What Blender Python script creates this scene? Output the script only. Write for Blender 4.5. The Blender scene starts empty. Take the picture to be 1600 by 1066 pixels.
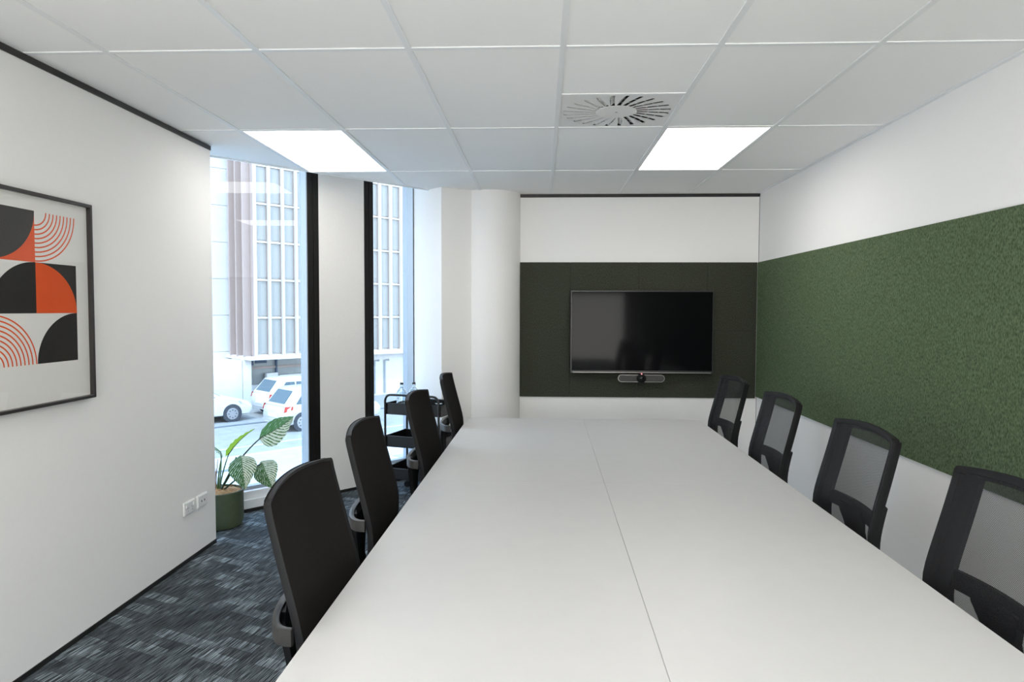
import bpy, bmesh, math, random
from mathutils import Vector, Matrix
random.seed(7)
SC = bpy.context.scene
COL = SC.collection

# ------------------------------------------------------------------ camera, world, sun, exposure
CAMZ = 1.483
CEIL = 2.495
def setup_camera():
    yaw, pitch, roll = -.0413, -.0442, .0031
    cy, sy, cp, sp = math.cos(yaw), math.sin(yaw), math.cos(pitch), math.sin(pitch)
    fwd = Vector((sy*cp, cy*cp, sp)); r0 = Vector((cy, -sy, 0)); u0 = r0.cross(fwd)
    right = r0*math.cos(roll) + u0*math.sin(roll); up = -r0*math.sin(roll) + u0*math.cos(roll)
    cd = bpy.data.cameras.new('camera'); co = bpy.data.objects.new('camera', cd); COL.objects.link(co)
    cd.sensor_width = 36; cd.lens = 1092.45*36/1600; cd.clip_start = .05; cd.clip_end = 500
    m = Matrix((right, up, -fwd)).transposed().to_4x4(); m.translation = (0, 0, CAMZ)
    co.matrix_world = m; SC.camera = co
setup_camera()
SC.view_settings.view_transform = 'Standard'; SC.view_settings.look = 'None'
SC.view_settings.gamma = 1; SC.view_settings.use_curve_mapping = False
SC.view_settings.exposure = 0.70
PANEL_EMIT = 3.4
SUN_EMIT = 3.2
SKY_EMIT = 5.4

W = bpy.data.worlds.new('sky'); SC.world = W; W.use_nodes = True
def world_nodes():
    nt = W.node_tree; nt.nodes.clear()
    o = nt.nodes.new('ShaderNodeOutputWorld'); b = nt.nodes.new('ShaderNodeBackground')
    tc = nt.nodes.new('ShaderNodeTexCoord'); sx = nt.nodes.new('ShaderNodeSeparateXYZ'); r = nt.nodes.new('ShaderNodeValToRGB')
    nt.links.new(tc.outputs['Generated'], sx.inputs[0]); nt.links.new(sx.outputs['Z'], r.inputs[0])
    r.color_ramp.elements[0].position = 0.0; r.color_ramp.elements[0].color = (1, .955, .905, 1)
    r.color_ramp.elements[1].position = 0.7; r.color_ramp.elements[1].color = (.50, .72, 1, 1)
    b.inputs['Strength'].default_value = SKY_EMIT
    nt.links.new(r.outputs[0], b.inputs[0]); nt.links.new(b.outputs[0], o.inputs[0])
world_nodes()

# facade axes: T runs along the window wall (to the right, away), N points outdoors
FA = Vector((-2.167, 4.942, 0)); _a = math.atan2(.733, .68)
FT = Vector((math.cos(_a), math.sin(_a), 0)); FN = Vector((-FT.y, FT.x, 0))
def fac(t, off, z=0.0): return FA + FT*t + FN*off + Vector((0, 0, z))

sd = bpy.data.lights.new('sun', 'SUN'); so = bpy.data.objects.new('sun', sd); COL.objects.link(so)
sd.energy = SUN_EMIT; sd.angle = .01; sd.color = (1, .90, .78)
_dir = (FT*.42 + FN*.36 + Vector((0, 0, -.83))).normalized()
so.rotation_euler = _dir.to_track_quat('-Z', 'Y').to_euler(); so.location = (-10, -6, 20)

# ------------------------------------------------------------------ materials
MATS = {}
def mat(name, col, rough=.5, metal=0., spec=.5, **kw):
    if name in MATS: return MATS[name]
    m = bpy.data.materials.new(name); m.use_nodes = True; MATS[name] = m
    b = m.node_tree.nodes['Principled BSDF']
    b.inputs['Base Color'].default_value = (*col, 1); b.inputs['Roughness'].default_value = rough
    b.inputs['Metallic'].default_value = metal; b.inputs['Specular IOR Level'].default_value = spec
    for k, v in kw.items(): b.inputs[k.replace('_', ' ')].default_value = v
    return m
def nodes(m): return m.node_tree.nodes, m.node_tree.links, m.node_tree.nodes['Principled BSDF']
def noisy(name, c0, c1, scale, rough=.6, bump=0., stretch=(1, 1, 1), detail=4., spec=.5, lo=.3, hi=.7, metal=0.):
    """two tones mixed by noise, with an optional matching fine relief"""
    if name in MATS: return MATS[name]
    m = mat(name, c0, rough, metal, spec); N, L, b = nodes(m)
    tc = N.new('ShaderNodeTexCoord'); mp = N.new('ShaderNodeMapping'); mp.inputs['Scale'].default_value = stretch
    nz = N.new('ShaderNodeTexNoise'); nz.inputs['Scale'].default_value = scale; nz.inputs['Detail'].default_value = detail
    rp = N.new('ShaderNodeValToRGB'); e = rp.color_ramp.elements
    e[0].position = lo; e[0].color = (*c0, 1); e[1].position = hi; e[1].color = (*c1, 1)
    L.new(tc.outputs['Object'], mp.inputs[0]); L.new(mp.outputs[0], nz.inputs['Vector'])
    L.new(nz.outputs['Fac'], rp.inputs[0]); L.new(rp.outputs[0], b.inputs['Base Color'])
    if bump:
        bp = N.new('ShaderNodeBump'); bp.inputs['Strength'].default_value = bump; bp.inputs['Distance'].default_value = .002
        L.new(nz.outputs['Fac'], bp.inputs['Height']); L.new(bp.outputs[0], b.inputs['Normal'])
    return m
def carpet():
    m = mat('carpet', (.05, .06, .07), .95, 0, .1); N, L, b = nodes(m)
    tc = N.new('ShaderNodeTexCoord')
    def mp(rot, sc):
        q = N.new('ShaderNodeMapping'); q.inputs['Rotation'].default_value = (0, 0, rot); q.inputs['Scale'].default_value = sc
        q.inputs['Scale'].default_value = (1, 1, 1); L.new(tc.outputs['Object'], q.inputs[0])
        q2 = N.new('ShaderNodeMapping'); q2.inputs['Scale'].default_value = sc; L.new(q.outputs[0], q2.inputs[0]); return q2.outputs[0]
    def noise(v, s, d=3.):
        n = N.new('ShaderNodeTexNoise'); n.inputs['Scale'].default_value = s; n.inputs['Detail'].default_value = d
        L.new(v, n.inputs['Vector']); return n.outputs['Fac']
    def math_(op, a, c, clamp=False):
        q = N.new('ShaderNodeMath'); q.operation = op; q.use_clamp = clamp
        for i, v in enumerate((a, c)):
            if isinstance(v, (int, float)): q.inputs[i].default_value = v
            else: L.new(v, q.inputs[i])
        return q.outputs[0]
    # fine yarn streaks, running about 10 degrees off the room's long axis
    streak = noise(mp(math.radians(10), (270, 9, 1)), 1.0, 1.)
    st = math_('MULTIPLY', math_('SUBTRACT', streak, .45, True), 7.0, True)
    # woven bars on the carpet grid (parallel to the window wall)
    def bars(rot, sc, off):
        br = N.new('ShaderNodeTexBrick'); br.offset = off; br.squash = 1
        br.inputs['Color1'].default_value = (0, 0, 0, 1); br.inputs['Color2'].default_value = (1, 1, 1, 1)
        br.inputs['Mortar'].default_value = (.5, .5, .5, 1); br.inputs['Mortar Size'].default_value = .0
        br.inputs['Scale'].default_value = sc; br.inputs['Brick Width'].default_value = .62; br.inputs['Row Height'].default_value = .2
        L.new(mp(rot, (1, 1, 1)), br.inputs['Vector']); return br.outputs['Color']
    b1 = bars(-_a, 2.1, .37); b2 = bars(math.radians(90)-_a-.35, 3.0, .61)
    big = noise(mp(.3, (1, 1, 1)), 5.0, 3.)
    grit = noise(mp(0, (1, 1, 1)), 260, 2.)
    blk = math_('ADD', math_('MULTIPLY', b1, .30), math_('MULTIPLY', math_('GREATER_THAN', b2, .78), .45))
    blk = math_('ADD', blk, math_('MULTIPLY', math_('SUBTRACT', big, .45), 1.1))
    f = math_('ADD', math_('MULTIPLY', st, math_('ADD', .38, math_('MULTIPLY', blk, .75))), math_('MULTIPLY', blk, .16))
    f = math_('ADD', f, math_('MULTIPLY', math_('SUBTRACT', grit, .5), .5), True)
    rp = N.new('ShaderNodeValToRGB'); e = rp.color_ramp.elements
    e[0].position = 0; e[0].color = (.026, .029, .032, 1); e[1].position = 1; e[1].color = (.33, .39, .42, 1)
    mid = rp.color_ramp.elements.new(.45); mid.color = (.095, .11, .12, 1)
    L.new(f, rp.inputs[0]); L.new(rp.outputs[0], b.inputs['Base Color'])
    bp = N.new('ShaderNodeBump'); bp.inputs['Strength'].default_value = .5; bp.inputs['Distance'].default_value = .004
    L.new(f, bp.inputs['Height']); L.new(bp.outputs[0], b.inputs['Normal'])
    return m
def pane_glass(name, tint=(1, 1, 1), refl=1.0):
    m = bpy.data.materials.new(name); m.use_nodes = True; MATS[name] = m; nt = m.node_tree; nt.nodes.clear()
    o = nt.nodes.new('ShaderNodeOutputMaterial'); mx = nt.nodes.new('ShaderNodeMixShader'); fr = nt.nodes.new('ShaderNodeLayerWeight')
    tr = nt.nodes.new('ShaderNodeBsdfTransparent'); gl = nt.nodes.new('ShaderNodeBsdfGlossy')
    tr.inputs[0].default_value = (*tint, 1); gl.inputs['Roughness'].default_value = 0.0; fr.inputs[0].default_value = .5
    pw = nt.nodes.new('ShaderNodeMath'); pw.operation = 'POWER'; pw.inputs[1].default_value = 5
    ma = nt.nodes.new('ShaderNodeMath'); ma.operation = 'MULTIPLY_ADD'; ma.inputs[1].default_value = .96; ma.inputs[2].default_value = .04
    nt.links.new(fr.outputs['Facing'], pw.inputs[0]); nt.links.new(pw.outputs[0], ma.inputs[0])
    ml = nt.nodes.new('ShaderNodeMath'); ml.operation = 'MULTIPLY'; ml.inputs[1].default_value = refl
    nt.links.new(ma.outputs[0], ml.inputs[0]); nt.links.new(ml.outputs[0], mx.inputs[0])
    nt.links.new(tr.outputs[0], mx.inputs[1]); nt.links.new(gl.outputs[0], mx.inputs[2]); nt.links.new(mx.outputs[0], o.inputs[0])
    return m
def mesh_fabric():
    """open-weave net: dark yarn with holes between"""
    m = bpy.data.materials.new('net'); m.use_nodes = True; MATS['net'] = m; nt = m.node_tree; N = nt.nodes; L = nt.links
    b = N['Principled BSDF']; b.inputs['Base Color'].default_value = (.013, .013, .0145, 1); b.inputs['Roughness'].default_value = .6
    b.inputs['Specular IOR Level'].default_value = .3
    o = N['Material Output']; tr = N.new('ShaderNodeBsdfTransparent'); mx = N.new('ShaderNodeMixShader')
    tc = N.new('ShaderNodeTexCoord'); mp = N.new('ShaderNodeMapping'); mp.inputs['Rotation'].default_value = (math.radians(32), 0, 0)
    w = N.new('ShaderNodeTexWave'); w.wave_type = 'BANDS'; w.bands_direction = 'Z'; w.inputs['Scale'].default_value = 75
    w2 = N.new('ShaderNodeTexWave'); w2.wave_type = 'BANDS'; w2.bands_direction = 'Y'; w2.inputs['Scale'].default_value = 75
    a = N.new('ShaderNodeMath'); a.operation = 'MULTIPLY'; c = N.new('ShaderNodeMath'); c.operation = 'MULTIPLY_ADD'
    c.inputs[1].default_value = .62; c.inputs[2].default_value = .20
    L.new(tc.outputs['Object'], mp.inputs[0]); L.new(mp.outputs[0], w.inputs[0]); L.new(mp.outputs[0], w2.inputs[0])
    L.new(w.outputs['Fac'], a.inputs[0]); L.new(w2.outputs['Fac'], a.inputs[1]); L.new(a.outputs[0], c.inputs[0])
    L.new(c.outputs[0], mx.inputs[0]); L.new(b.outputs[0], mx.inputs[1]); L.new(tr.outputs[0], mx.inputs[2]); L.new(mx.outputs[0], o.inputs[0])
    return m
def emitter(name, col, s):
    m = bpy.data.materials.new(name); m.use_nodes = True; MATS[name] = m; b = m.node_tree.nodes['Principled BSDF']
    b.inputs['Base Color'].default_value = (.8, .8, .8, 1); b.inputs['Emission Color'].default_value = (*col, 1); b.inputs['Emission Strength'].default_value = s
    return m
def leaf_mat(name, green, pale, lo, hi, freq=46., half=0.):
    """green blade with pale streaks along the side veins; half paints window shine on one side (blade UV: u along, v across)"""
    m = mat(name, green, .45, 0, .22); N, L, b = nodes(m)
    uv = N.new('ShaderNodeUVMap'); sp = N.new('ShaderNodeSeparateXYZ'); L.new(uv.outputs[0], sp.inputs[0])
    def M(op, a, c=0.):
        q = N.new('ShaderNodeMath'); q.operation = op
        for i, v in enumerate((a, c)):
            if isinstance(v, (int, float)): q.inputs[i].default_value = v
            else: L.new(v, q.inputs[i])
        return q.outputs[0]
    av = M('ABSOLUTE', M('SUBTRACT', sp.outputs['Y'], .5))
    nz = N.new('ShaderNodeTexNoise'); nz.inputs['Scale'].default_value = 9; L.new(uv.outputs[0], nz.inputs['Vector'])
    ph = M('ADD', M('MULTIPLY', M('SUBTRACT', sp.outputs['X'], M('MULTIPLY', av, .7)), freq), M('MULTIPLY', nz.outputs['Fac'], 3.))
    s = M('ADD', M('MULTIPLY', M('SINE', ph), .5), M('MULTIPLY', M('SUBTRACT', nz.outputs['Fac'], .5), 1.2))
    s = M('ADD', s, M('MULTIPLY', M('GREATER_THAN', sp.outputs['Y'], .5), half))  # one blade half made paler: the window's reflection put into the colour
    rp = N.new('ShaderNodeValToRGB'); e = rp.color_ramp.elements
    e[0].position = lo; e[0].color = (*green, 1); e[1].position = hi; e[1].color = (*pale, 1)
    L.new(s, rp.inputs[0]); L.new(rp.outputs[0], b.inputs['Base Color'])
    tl = N.new('ShaderNodeBsdfTranslucent'); mx = N.new('ShaderNodeMixShader'); mx.inputs[0].default_value = .35
    L.new(rp.outputs[0], tl.inputs[0]); L.new(b.outputs[0], mx.inputs[1]); L.new(tl.outputs[0], mx.inputs[2]); L.new(mx.outputs[0], N['Material Output'].inputs[0])
    return m

noisy('paint_white', (.88, .87, .855), (.89, .88, .865), 60, .7, .05, spec=.25)
noisy('paint_panel', (.78, .76, .73), (.80, .78, .75), 60, .6, .03, spec=.25)
noisy('tile_white', (.92, .92, .91), (.935, .935, .925), 240, .85, .06, spec=.15)
mat('bar_white', (.84, .855, .86), .45)
mat('black_trim', (.012, .011, .011), .45)
mat('black_frame', (.008, .007, .0065), .5, 0, .25)
mat('alu', (.33, .37, .41), .42, .3)
mat('sill_white', (.80, .81, .82), .5)
carpet()
pane_glass('glass', (.97, .985, .99))
pane_glass('tinted_glass', (.66, .73, .785))
pane_glass('picture_glass', (1, 1, 1), .6)
mat('clear_glass', (.86, .93, .96), .02, 0, .5, Transmission_Weight=1.0, IOR=1.46)
noisy('felt_dark', (.026, .028, .021), (.072, .077, .058), 170, .95, .4, (1, 1, .55), 5., .1)
noisy('felt_green', (.040, .062, .032), (.150, .200, .112), 150, .95, .4, (1, 1, .5), 5., .1)
noisy('laminate', (.55, .55, .55), (.565, .563, .56), 14, .42, 0., spec=.4)
noisy('fabric_black', (.010, .0092, .0088), (.017, .0156, .0148), 320, .9, .25, spec=.08)
mat('plastic_black', (.009, .009, .010), .55, 0, .22)
mat('plastic_grey', (.030, .029, .028), .4)
mat('steel', (.5, .5, .5), .3, 1.)
mesh_fabric()
mat('white_plastic', (.82, .82, .81), .35)
mat('dark_slot', (.02, .02, .02), .6)
mat('screen', (.004, .004, .005), .07, 0, .11)
mat('bezel', (.02, .02, .021), .3)
mat('bezel_silver', (.28, .27, .26), .3, .8)
noisy('grille', (.05, .048, .046), (.09, .086, .082), 500, .6)
mat('lens', (.01, .01, .012), .08)
emitter('led_red', (1, .02, .06), .5)
emitter('light_panel', (1, .96, .90), PANEL_EMIT)
mat('paper', (.84, .83, .80), .8, 0, .2)
mat('ink_black', (.022, .020, .018), .6, 0, .3)
mat('ink_orange', (.80, .10, .014), .6, 0, .3)
mat('frame_wood', (.022, .018, .017), .4)
noisy('pot_green', (.060, .078, .042), (.070, .090, .050), 30, .55, .05, spec=.35)
noisy('coir', (.22, .10, .035), (.55, .32, .15), 60, .95, 1.0)
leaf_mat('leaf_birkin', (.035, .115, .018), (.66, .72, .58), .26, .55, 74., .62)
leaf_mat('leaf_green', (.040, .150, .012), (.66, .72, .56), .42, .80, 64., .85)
leaf_mat('leaf_lime', (.36, .56, .06), (.50, .66, .18), .3, .9)
mat('stem_green', (.045, .11, .02), .45)
mat('stem_dark', (.03, .045, .02), .45)
mat('stick_brown', (.25, .13, .07), .7)
mat('cart_black', (.014, .014, .015), .3)
# outdoors
mat('fin_white', (.60, .575, .55), .6)
mat('fin_beige', (.36, .28, .25), .6)
mat('ext_pane', (.30, .295, .28), .3, 0, .4)
noisy('ext_white', (.58, .57, .56), (.63, .62, .61), 3, .7)
mat('ext_glazing', (.27, .285, .28), .2, 0, .6)
mat('ext_sign', (.05, .08, .13), .5)
mat('ext_pipe', (.27, .28, .29), .5)
noisy('asphalt', (.24, .235, .225), (.29, .285, .275), 2.2, .9)
noisy('footpath', (.34, .335, .325), (.40, .395, .385), 3, .9)
mat('kerb', (.48, .47, .46), .8)
mat('gutter', (.12, .13, .145), .8)
mat('car_white', (.60, .59, .58), .25, 0, .6)
mat('car_silver', (.50, .50, .50), .28, .1, .6)
mat('car_glass', (.06, .10, .125), .1, 0, .4)
mat('tyre', (.04, .045, .055), .8)
mat('rim', (.36, .36, .37), .3, .3)
mat('tail_red', (.42, .03, .02), .25)
mat('plate', (.70, .72, .72), .5)

# ------------------------------------------------------------------ mesh helpers
class MB:
    """collects geometry, build() links it as one mesh object"""
    def __init__(s): s.bm = bmesh.new()
    def box(s, x0, x1, y0, y1, z0, z1, bev=0., seg=2, M=None):
        r = bmesh.ops.create_cube(s.bm, size=1.0)
        vs = r['verts']
        for v in vs:
            v.co = Vector(((x0+x1)/2 + v.co.x*(x1-x0), (y0+y1)/2 + v.co.y*(y1-y0), (z0+z1)/2 + v.co.z*(z1-z0)))
        if bev:
            es = list({e for v in vs for e in v.link_edges})
            rr = bmesh.ops.bevel(s.bm, geom=es, offset=bev, segments=seg, profile=.5, affect='EDGES')
            vs = list({v for f in rr['faces'] for v in f.verts} | {v for v in vs if v.is_valid})
        if M is not None:
            for v in vs: v.co = M @ v.co
        return s
    def prism(s, poly, z0, z1, M=None):
        lo = [s.bm.verts.new((x, y, z0)) for x, y in poly]; hi = [s.bm.verts.new((x, y, z1)) for x, y in poly]
        n = len(poly); s.bm.faces.new(list(reversed(lo))); s.bm.faces.new(hi)
        for i in range(n): s.bm.faces.new((lo[i], lo[(i+1) % n], hi[(i+1) % n], hi[i]))
        if M is not None:
            for v in lo+hi: v.co = M @ v.co
        return s
    def rings(s, rings, closed_ring=True, cap=True, loop=False):
        R = [[s.bm.verts.new(p) for p in ring] for ring in rings]; k = len(R[0])
        for i in range(len(R) - (0 if loop else 1)):
            a, b = R[i], R[(i+1) % len(R)]
            for j in range(k if closed_ring else k-1):
                try: s.bm.faces.new((a[j], a[(j+1) % k], b[(j+1) % k], b[j]))
                except ValueError: pass
        if cap and closed_ring and not loop:
            s.bm.faces.new(list(reversed(R[0]))); s.bm.faces.new(R[-1])
        return s
    def tube(s, pts, rad, k=8, loop=False):
        pts = [Vector(p) for p in pts]; n = len(pts); rings = []
        up = Vector((0, 0, 1)); prev = None
        for i, p in enumerate(pts):
            if loop: d = pts[(i+1) % n] - pts[i-1]
            else: d = pts[min(i+1, n-1)] - pts[max(i-1, 0)]
            d.normalize()
            if prev is None:
                a = d.cross(up)
                if a.length < .1: a = d.cross(Vector((1, 0, 0)))
            else: a = prev - d*prev.dot(d)
            a.normalize(); prev = a; b = d.cross(a)
            r = rad[i] if isinstance(rad, (list, tuple)) else rad
            rings.append([p + (a*math.cos(2*math.pi*j/k) + b*math.sin(2*math.pi*j/k))*r for j in range(k)])
        return s.rings(rings, loop=loop)
    def lathe(s, prof, k=24, c=(0, 0, 0), M=None):
        rings = []
        for r, z in prof:
            ring = [Vector((max(r, 1e-4)*math.cos(2*math.pi*j/k), max(r, 1e-4)*math.sin(2*math.pi*j/k), z)) for j in range(k)]
            if M is not None: ring = [M @ p for p in ring]
            rings.append([p + Vector(c) for p in ring])
        return s.rings(rings)
    def quadstrip(s, grid):
        V = [[s.bm.verts.new(p) for p in row] for row in grid]
        for i in range(len(V)-1):
            for j in range(len(V[0])-1): s.bm.faces.new((V[i][j], V[i][j+1], V[i+1][j+1], V[i+1][j]))
        return s
    def mesh(s, name, m, smooth=False):
        bmesh.ops.recalc_face_normals(s.bm, faces=s.bm.faces[:])
        me = bpy.data.meshes.new(name); s.bm.to_mesh(me); s.bm.free()
        if m is not None: me.materials.append(MATS[m])
        if smooth:
            for p in me.polygons: p.use_smooth = True
            try: me.set_sharp_from_angle(angle=math.radians(38))
            except Exception: pass
        return me
    def build(s, name, m, parent=None, smooth=False):
        return link(name, s.mesh(name, m, smooth), parent)
def link(name, me, parent=None):
    o = bpy.data.objects.new(name, me); COL.objects.link(o); o.parent = parent; return o
def tag(o, label=None, cat=None, group=None, kind=None):
    if label: o['label'] = label
    if cat: o['category'] = cat
    if group: o['group'] = group
    if kind: o['kind'] = kind
    return o
def thing(name, label, cat, loc=(0, 0, 0), rz=0., group=None):
    o = bpy.data.objects.new(name, None); COL.objects.link(o); o.location = loc; o.rotation_euler = (0, 0, rz)
    o.empty_display_size = .1
    return tag(o, label, cat, group)
def struct(o, label, parent=None):
    tag(o, label, None, None, 'structure'); return o
def copy_tree(src, loc, rz, label, parent=None):
    c = src.copy(); COL.objects.link(c); c.parent = parent
    if parent is None: c.location = loc; c.rotation_euler = (0, 0, rz)
    if label: c['label'] = label
    for ch in list(src.children): copy_tree(ch, None, None, None, c)
    return c
def clip(poly, f):
    """keep the part of a polygon where f(p) >= 0 (f linear)"""
    out = []
    for i, p in enumerate(poly):
        q = poly[(i+1) % len(poly)]; a, b = f(p), f(q)
        if a >= 0: out.append(p)
        if (a > 0 and b < 0) or (a < 0 and b > 0):
            k = a/(a-b); out.append((p[0]+(q[0]-p[0])*k, p[1]+(q[1]-p[1])*k))
    return out
FM = Matrix((FT, FN, Vector((0, 0, 1)))).transposed().to_4x4(); FM.translation = FA     # facade (t, off, z) -> world
def foff(p): return (Vector((p[0], p[1], 0)) - FA).dot(FN)

# ------------------------------------------------------------------ room shell
XL, XR, YB, YE, YR = -2.06, 1.883, 6.165, 4.31, -1.5       # left wall, right wall, back wall, left wall's end, rear wall
TOP = 2.9
struct(MB().prism([(-4.2, -1.7), (2.1, -1.7), (2.1, 6.6), (-1.0, 6.6), (fac(-.1, .10).x, fac(-.1, .10).y), (-4.2, fac(-2.7, .10).y)], -.12, 0).build('floor', 'carpet'),
       'dark blue grey streaked carpet')
struct(MB().prism([(XL-.12, YR), (XL, YR), (XL, YE), (-2.80, YE), (-2.80, YE-.12), (XL-.12, YE-.12)], 0, TOP).build('wall_left', 'paint_white'), 'white painted wall on the left')
struct(MB().box(XR, XR+.12, YR, YB+.12, 0, TOP).build('wall_right', 'paint_white'), 'white painted wall on the right')
struct(MB().box(-.5, XR, YB, YB+.12, 0, TOP).build('wall_back', 'paint_white'), 'white painted wall behind the screen')
mb = MB(); mb.box(XL-.12, XL+.25, YR-.12, YR, 0, TOP); mb.box(XR-.25, XR+.12, YR-.12, YR, 0, TOP); mb.box(XL+.25, XR-.25, YR-.12, YR, 1.85, TOP)
struct(mb.build('wall_rear', 'paint_white'), 'white painted wall behind the viewpoint')
w3 = bpy.data.objects.new('added_rear_window', None); COL.objects.link(w3); struct(w3, 'wide glazing added behind the viewpoint to let in daylight')  # unseen glazing added for daylight, its height chosen to brighten the ceiling
for i in range(3):
    gx = XL+.25 + i*(XR-XL-.5)/3
    MB().box(gx+.02, gx+(XR-XL-.5)/3-.02, YR-.066, YR-.056, .05, 1.81).build('pane', 'glass', w3)
    for a in ((gx, gx+.02), (gx+(XR-XL-.5)/3-.02, gx+(XR-XL-.5)/3)): MB().box(*a, YR-.09, YR-.03, .05, 1.81).build('stile', 'black_frame', w3)
MB().box(XL+.25, XR-.25, YR-.09, YR-.03, 0, .05).build('bottom_rail', 'black_frame', w3); MB().box(XL+.25, XR-.25, YR-.09, YR-.03, 1.81, 1.85).build('top_rail', 'black_frame', w3)
# round column and the furred wall that joins it to the window reveal
struct(MB().lathe([(.268, 0), (.268, TOP)], 64, (-.45, 6.2, 0)).build('column', 'paint_white', None, True), 'round white painted column')
c1 = fac(1.545, -.391); r1 = fac(1.556, .155)
struct(MB().prism([(c1.x, c1.y), (-.600, 5.972), (-.45, 6.2), (-.2, 6.4), (-1.1, 6.75), (r1.x, r1.y)], 0, TOP).build('wall_corner', 'paint_white'), 'white wall nib between window and column')
# roof over everything; unseen overhang past the glass added to block high sky
struct(MB().prism([(-4.2, -1.7), (2.1, -1.7), (2.1, 7.0), (-1.2, 7.0), (fac(1.6, 1.0).x, fac(1.6, 1.0).y), (fac(-2.6, 1.0).x, fac(-2.6, 1.0).y)], 2.9, 3.1).build('ceiling_slab', 'paint_white'), 'slab above the suspended ceiling with an added overhang')
# shadow-line trims and skirting
struct(MB().box(XL, XL+.006, YR, YE, CEIL-.027, CEIL).build('trim_1', 'black_trim'), 'black shadow line at the top of the left wall')
struct(MB().box(-.2, XR, YB-.008, YB, CEIL-.028, CEIL).build('trim_2', 'black_trim'), 'black shadow line at the top of the back wall')
struct(MB().box(XL, XL+.004, YR, YE, 0, .024).build('baseboard_left', 'black_trim'), 'thin black skirting along the left wall')
struct(MB().box(XR-.004, XR, YR, YB, 0, .024).build('baseboard_right', 'black_trim'), 'thin black skirting along the right wall')
struct(MB().box(-.19, XR-.004, YB-.004, YB, 0, .024).build('baseboard_back', 'black_trim'), 'thin black skirting along the back wall')
struct(MB().box(XR-.003, XR, YB-.003, YB, 0, CEIL-.03).build('trim_3', 'dark_slot'), 'fine dark joint in the corner of the room')

# suspended ceiling: lay-in tiles in a grid of white bars
ceil = bpy.data.objects.new('ceiling', None); COL.objects.link(ceil); struct(ceil, 'suspended ceiling of white tiles in a grid')
GX = [.0802 + .6*c for c in range(-5, 4)]; GY = [2.7497 + 1.2*r for r in range(-4, 4)]
EDGE = -.225
def domain(poly):
    """parts of a ceiling polygon that lie inside the room"""
    base = clip(clip(clip(poly, lambda p: EDGE - foff(p)), lambda p: YB - p[1]), lambda p: XR - p[0])
    base = clip(base, lambda p: p[1] - YR) if base else base
    if len(base) < 3: return []
    out = [clip(base, lambda p: p[0] - XL)]
    b = clip(base, lambda p: XL - p[0]); out.append(clip(b, lambda p: p[1] - YE) if len(b) > 2 else [])
    return [q for q in out if len(q) > 2 and abs(sum(q[i][0]*q[(i+1) % len(q)][1]-q[(i+1) % len(q)][0]*q[i][1] for i in range(len(q))))/2 > 1e-4]
LIT = {}                                                      # (column, row) -> light panel
for (ci, ri) in ((2, 5), (6, 5), (2, 2), (6, 2), (4, 2)): LIT[(ci, ri)] = 1
VENT = (5, 4)
B = .012
for ci in range(len(GX)-1):
    for ri in range(len(GY)-1):
        if (ci, ri) in LIT: continue
        spans = [(GY[ri], GY[ri+1])]
        if (ci, ri) == VENT: spans = [(GY[ri], GY[ri]+.6)]
        for y0, y1 in spans:
            parts = domain([(GX[ci]+.006, y0+.006), (GX[ci+1]-.006, y0+.006), (GX[ci+1]-.006, y1-.006), (GX[ci]+.006, y1-.006)])
            if not parts: continue
            mb = MB()
            for q in parts: mb.prism(q, CEIL+.005, CEIL+.020)
            mb.build('ceiling_tile', 'tile_white', ceil)
def bar(poly, z0=0.):
    parts = domain(poly)
    if parts:
        mb = MB()
        for q in parts: mb.prism(q, CEIL+z0, CEIL+.03)
        mb.build('grid_bar', 'bar_white', ceil)
for x in GX[:-1]: bar([(x-B, YR), (x+B, YR), (x+B, YB), (x-B, YB)])
for y in GY[:-1]: bar([(-3, y-B), (2, y-B), (2, y+B), (-3, y+B)], .0006)
bar([(GX[5]+B, GY[4]+.6-B), (GX[6]-B, GY[4]+.6-B), (GX[6]-B, GY[4]+.6+B), (GX[5]+B, GY[4]+.6+B)], .0003)
bar([(XR-.024, YR), (XR, YR), (XR, YB), (XR-.024, YB)], -.0004)
MB().prism([(-.9, EDGE-.001), (1.60, EDGE-.001), (1.60, EDGE+.02), (-.9, EDGE+.02)], CEIL-.003, TOP, FM).build('ceiling_upstand', 'bar_white', ceil)

# ceiling lights
lab = {(2, 5): 'lit white LED panel set in the ceiling near the windows', (6, 5): 'lit white LED panel set in the ceiling above the right-hand chairs',
       (2, 2): 'lit white LED panel in the ceiling behind the viewpoint, by the left wall', (6, 2): 'lit white LED panel in the ceiling behind the viewpoint, by the right wall',
       (4, 2): 'lit white LED panel in the ceiling straight above the viewpoint'}
for (ci, ri) in LIT:
    x0, x1, y0, y1 = GX[ci]+B, GX[ci+1]-B, GY[ri]+B, GY[ri+1]-B
    t = thing('ceiling_light', lab[(ci, ri)], 'ceiling light', ((x0+x1)/2, (y0+y1)/2, CEIL), 0, 'LED ceiling panels')
    hx, hy = (x1-x0)/2, (y1-y0)/2
    MB().box(-hx+.006, hx-.006, -hy+.006, hy-.006, .004, .008).build('diffuser', 'light_panel', t)
    mb = MB()
    for a in ((-hx, -hx+.006, -hy, hy), (hx-.006, hx, -hy, hy), (-hx+.006, hx-.006, -hy, -hy+.006), (-hx+.006, hx-.006, hy-.006, hy)): mb.box(*a, .001, .03)
    mb.build('edge_frame', 'bar_white', t)
    MB().box(-hx, hx, -hy, hy, .03, .04).build('housing', 'white_plastic', t)

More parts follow.
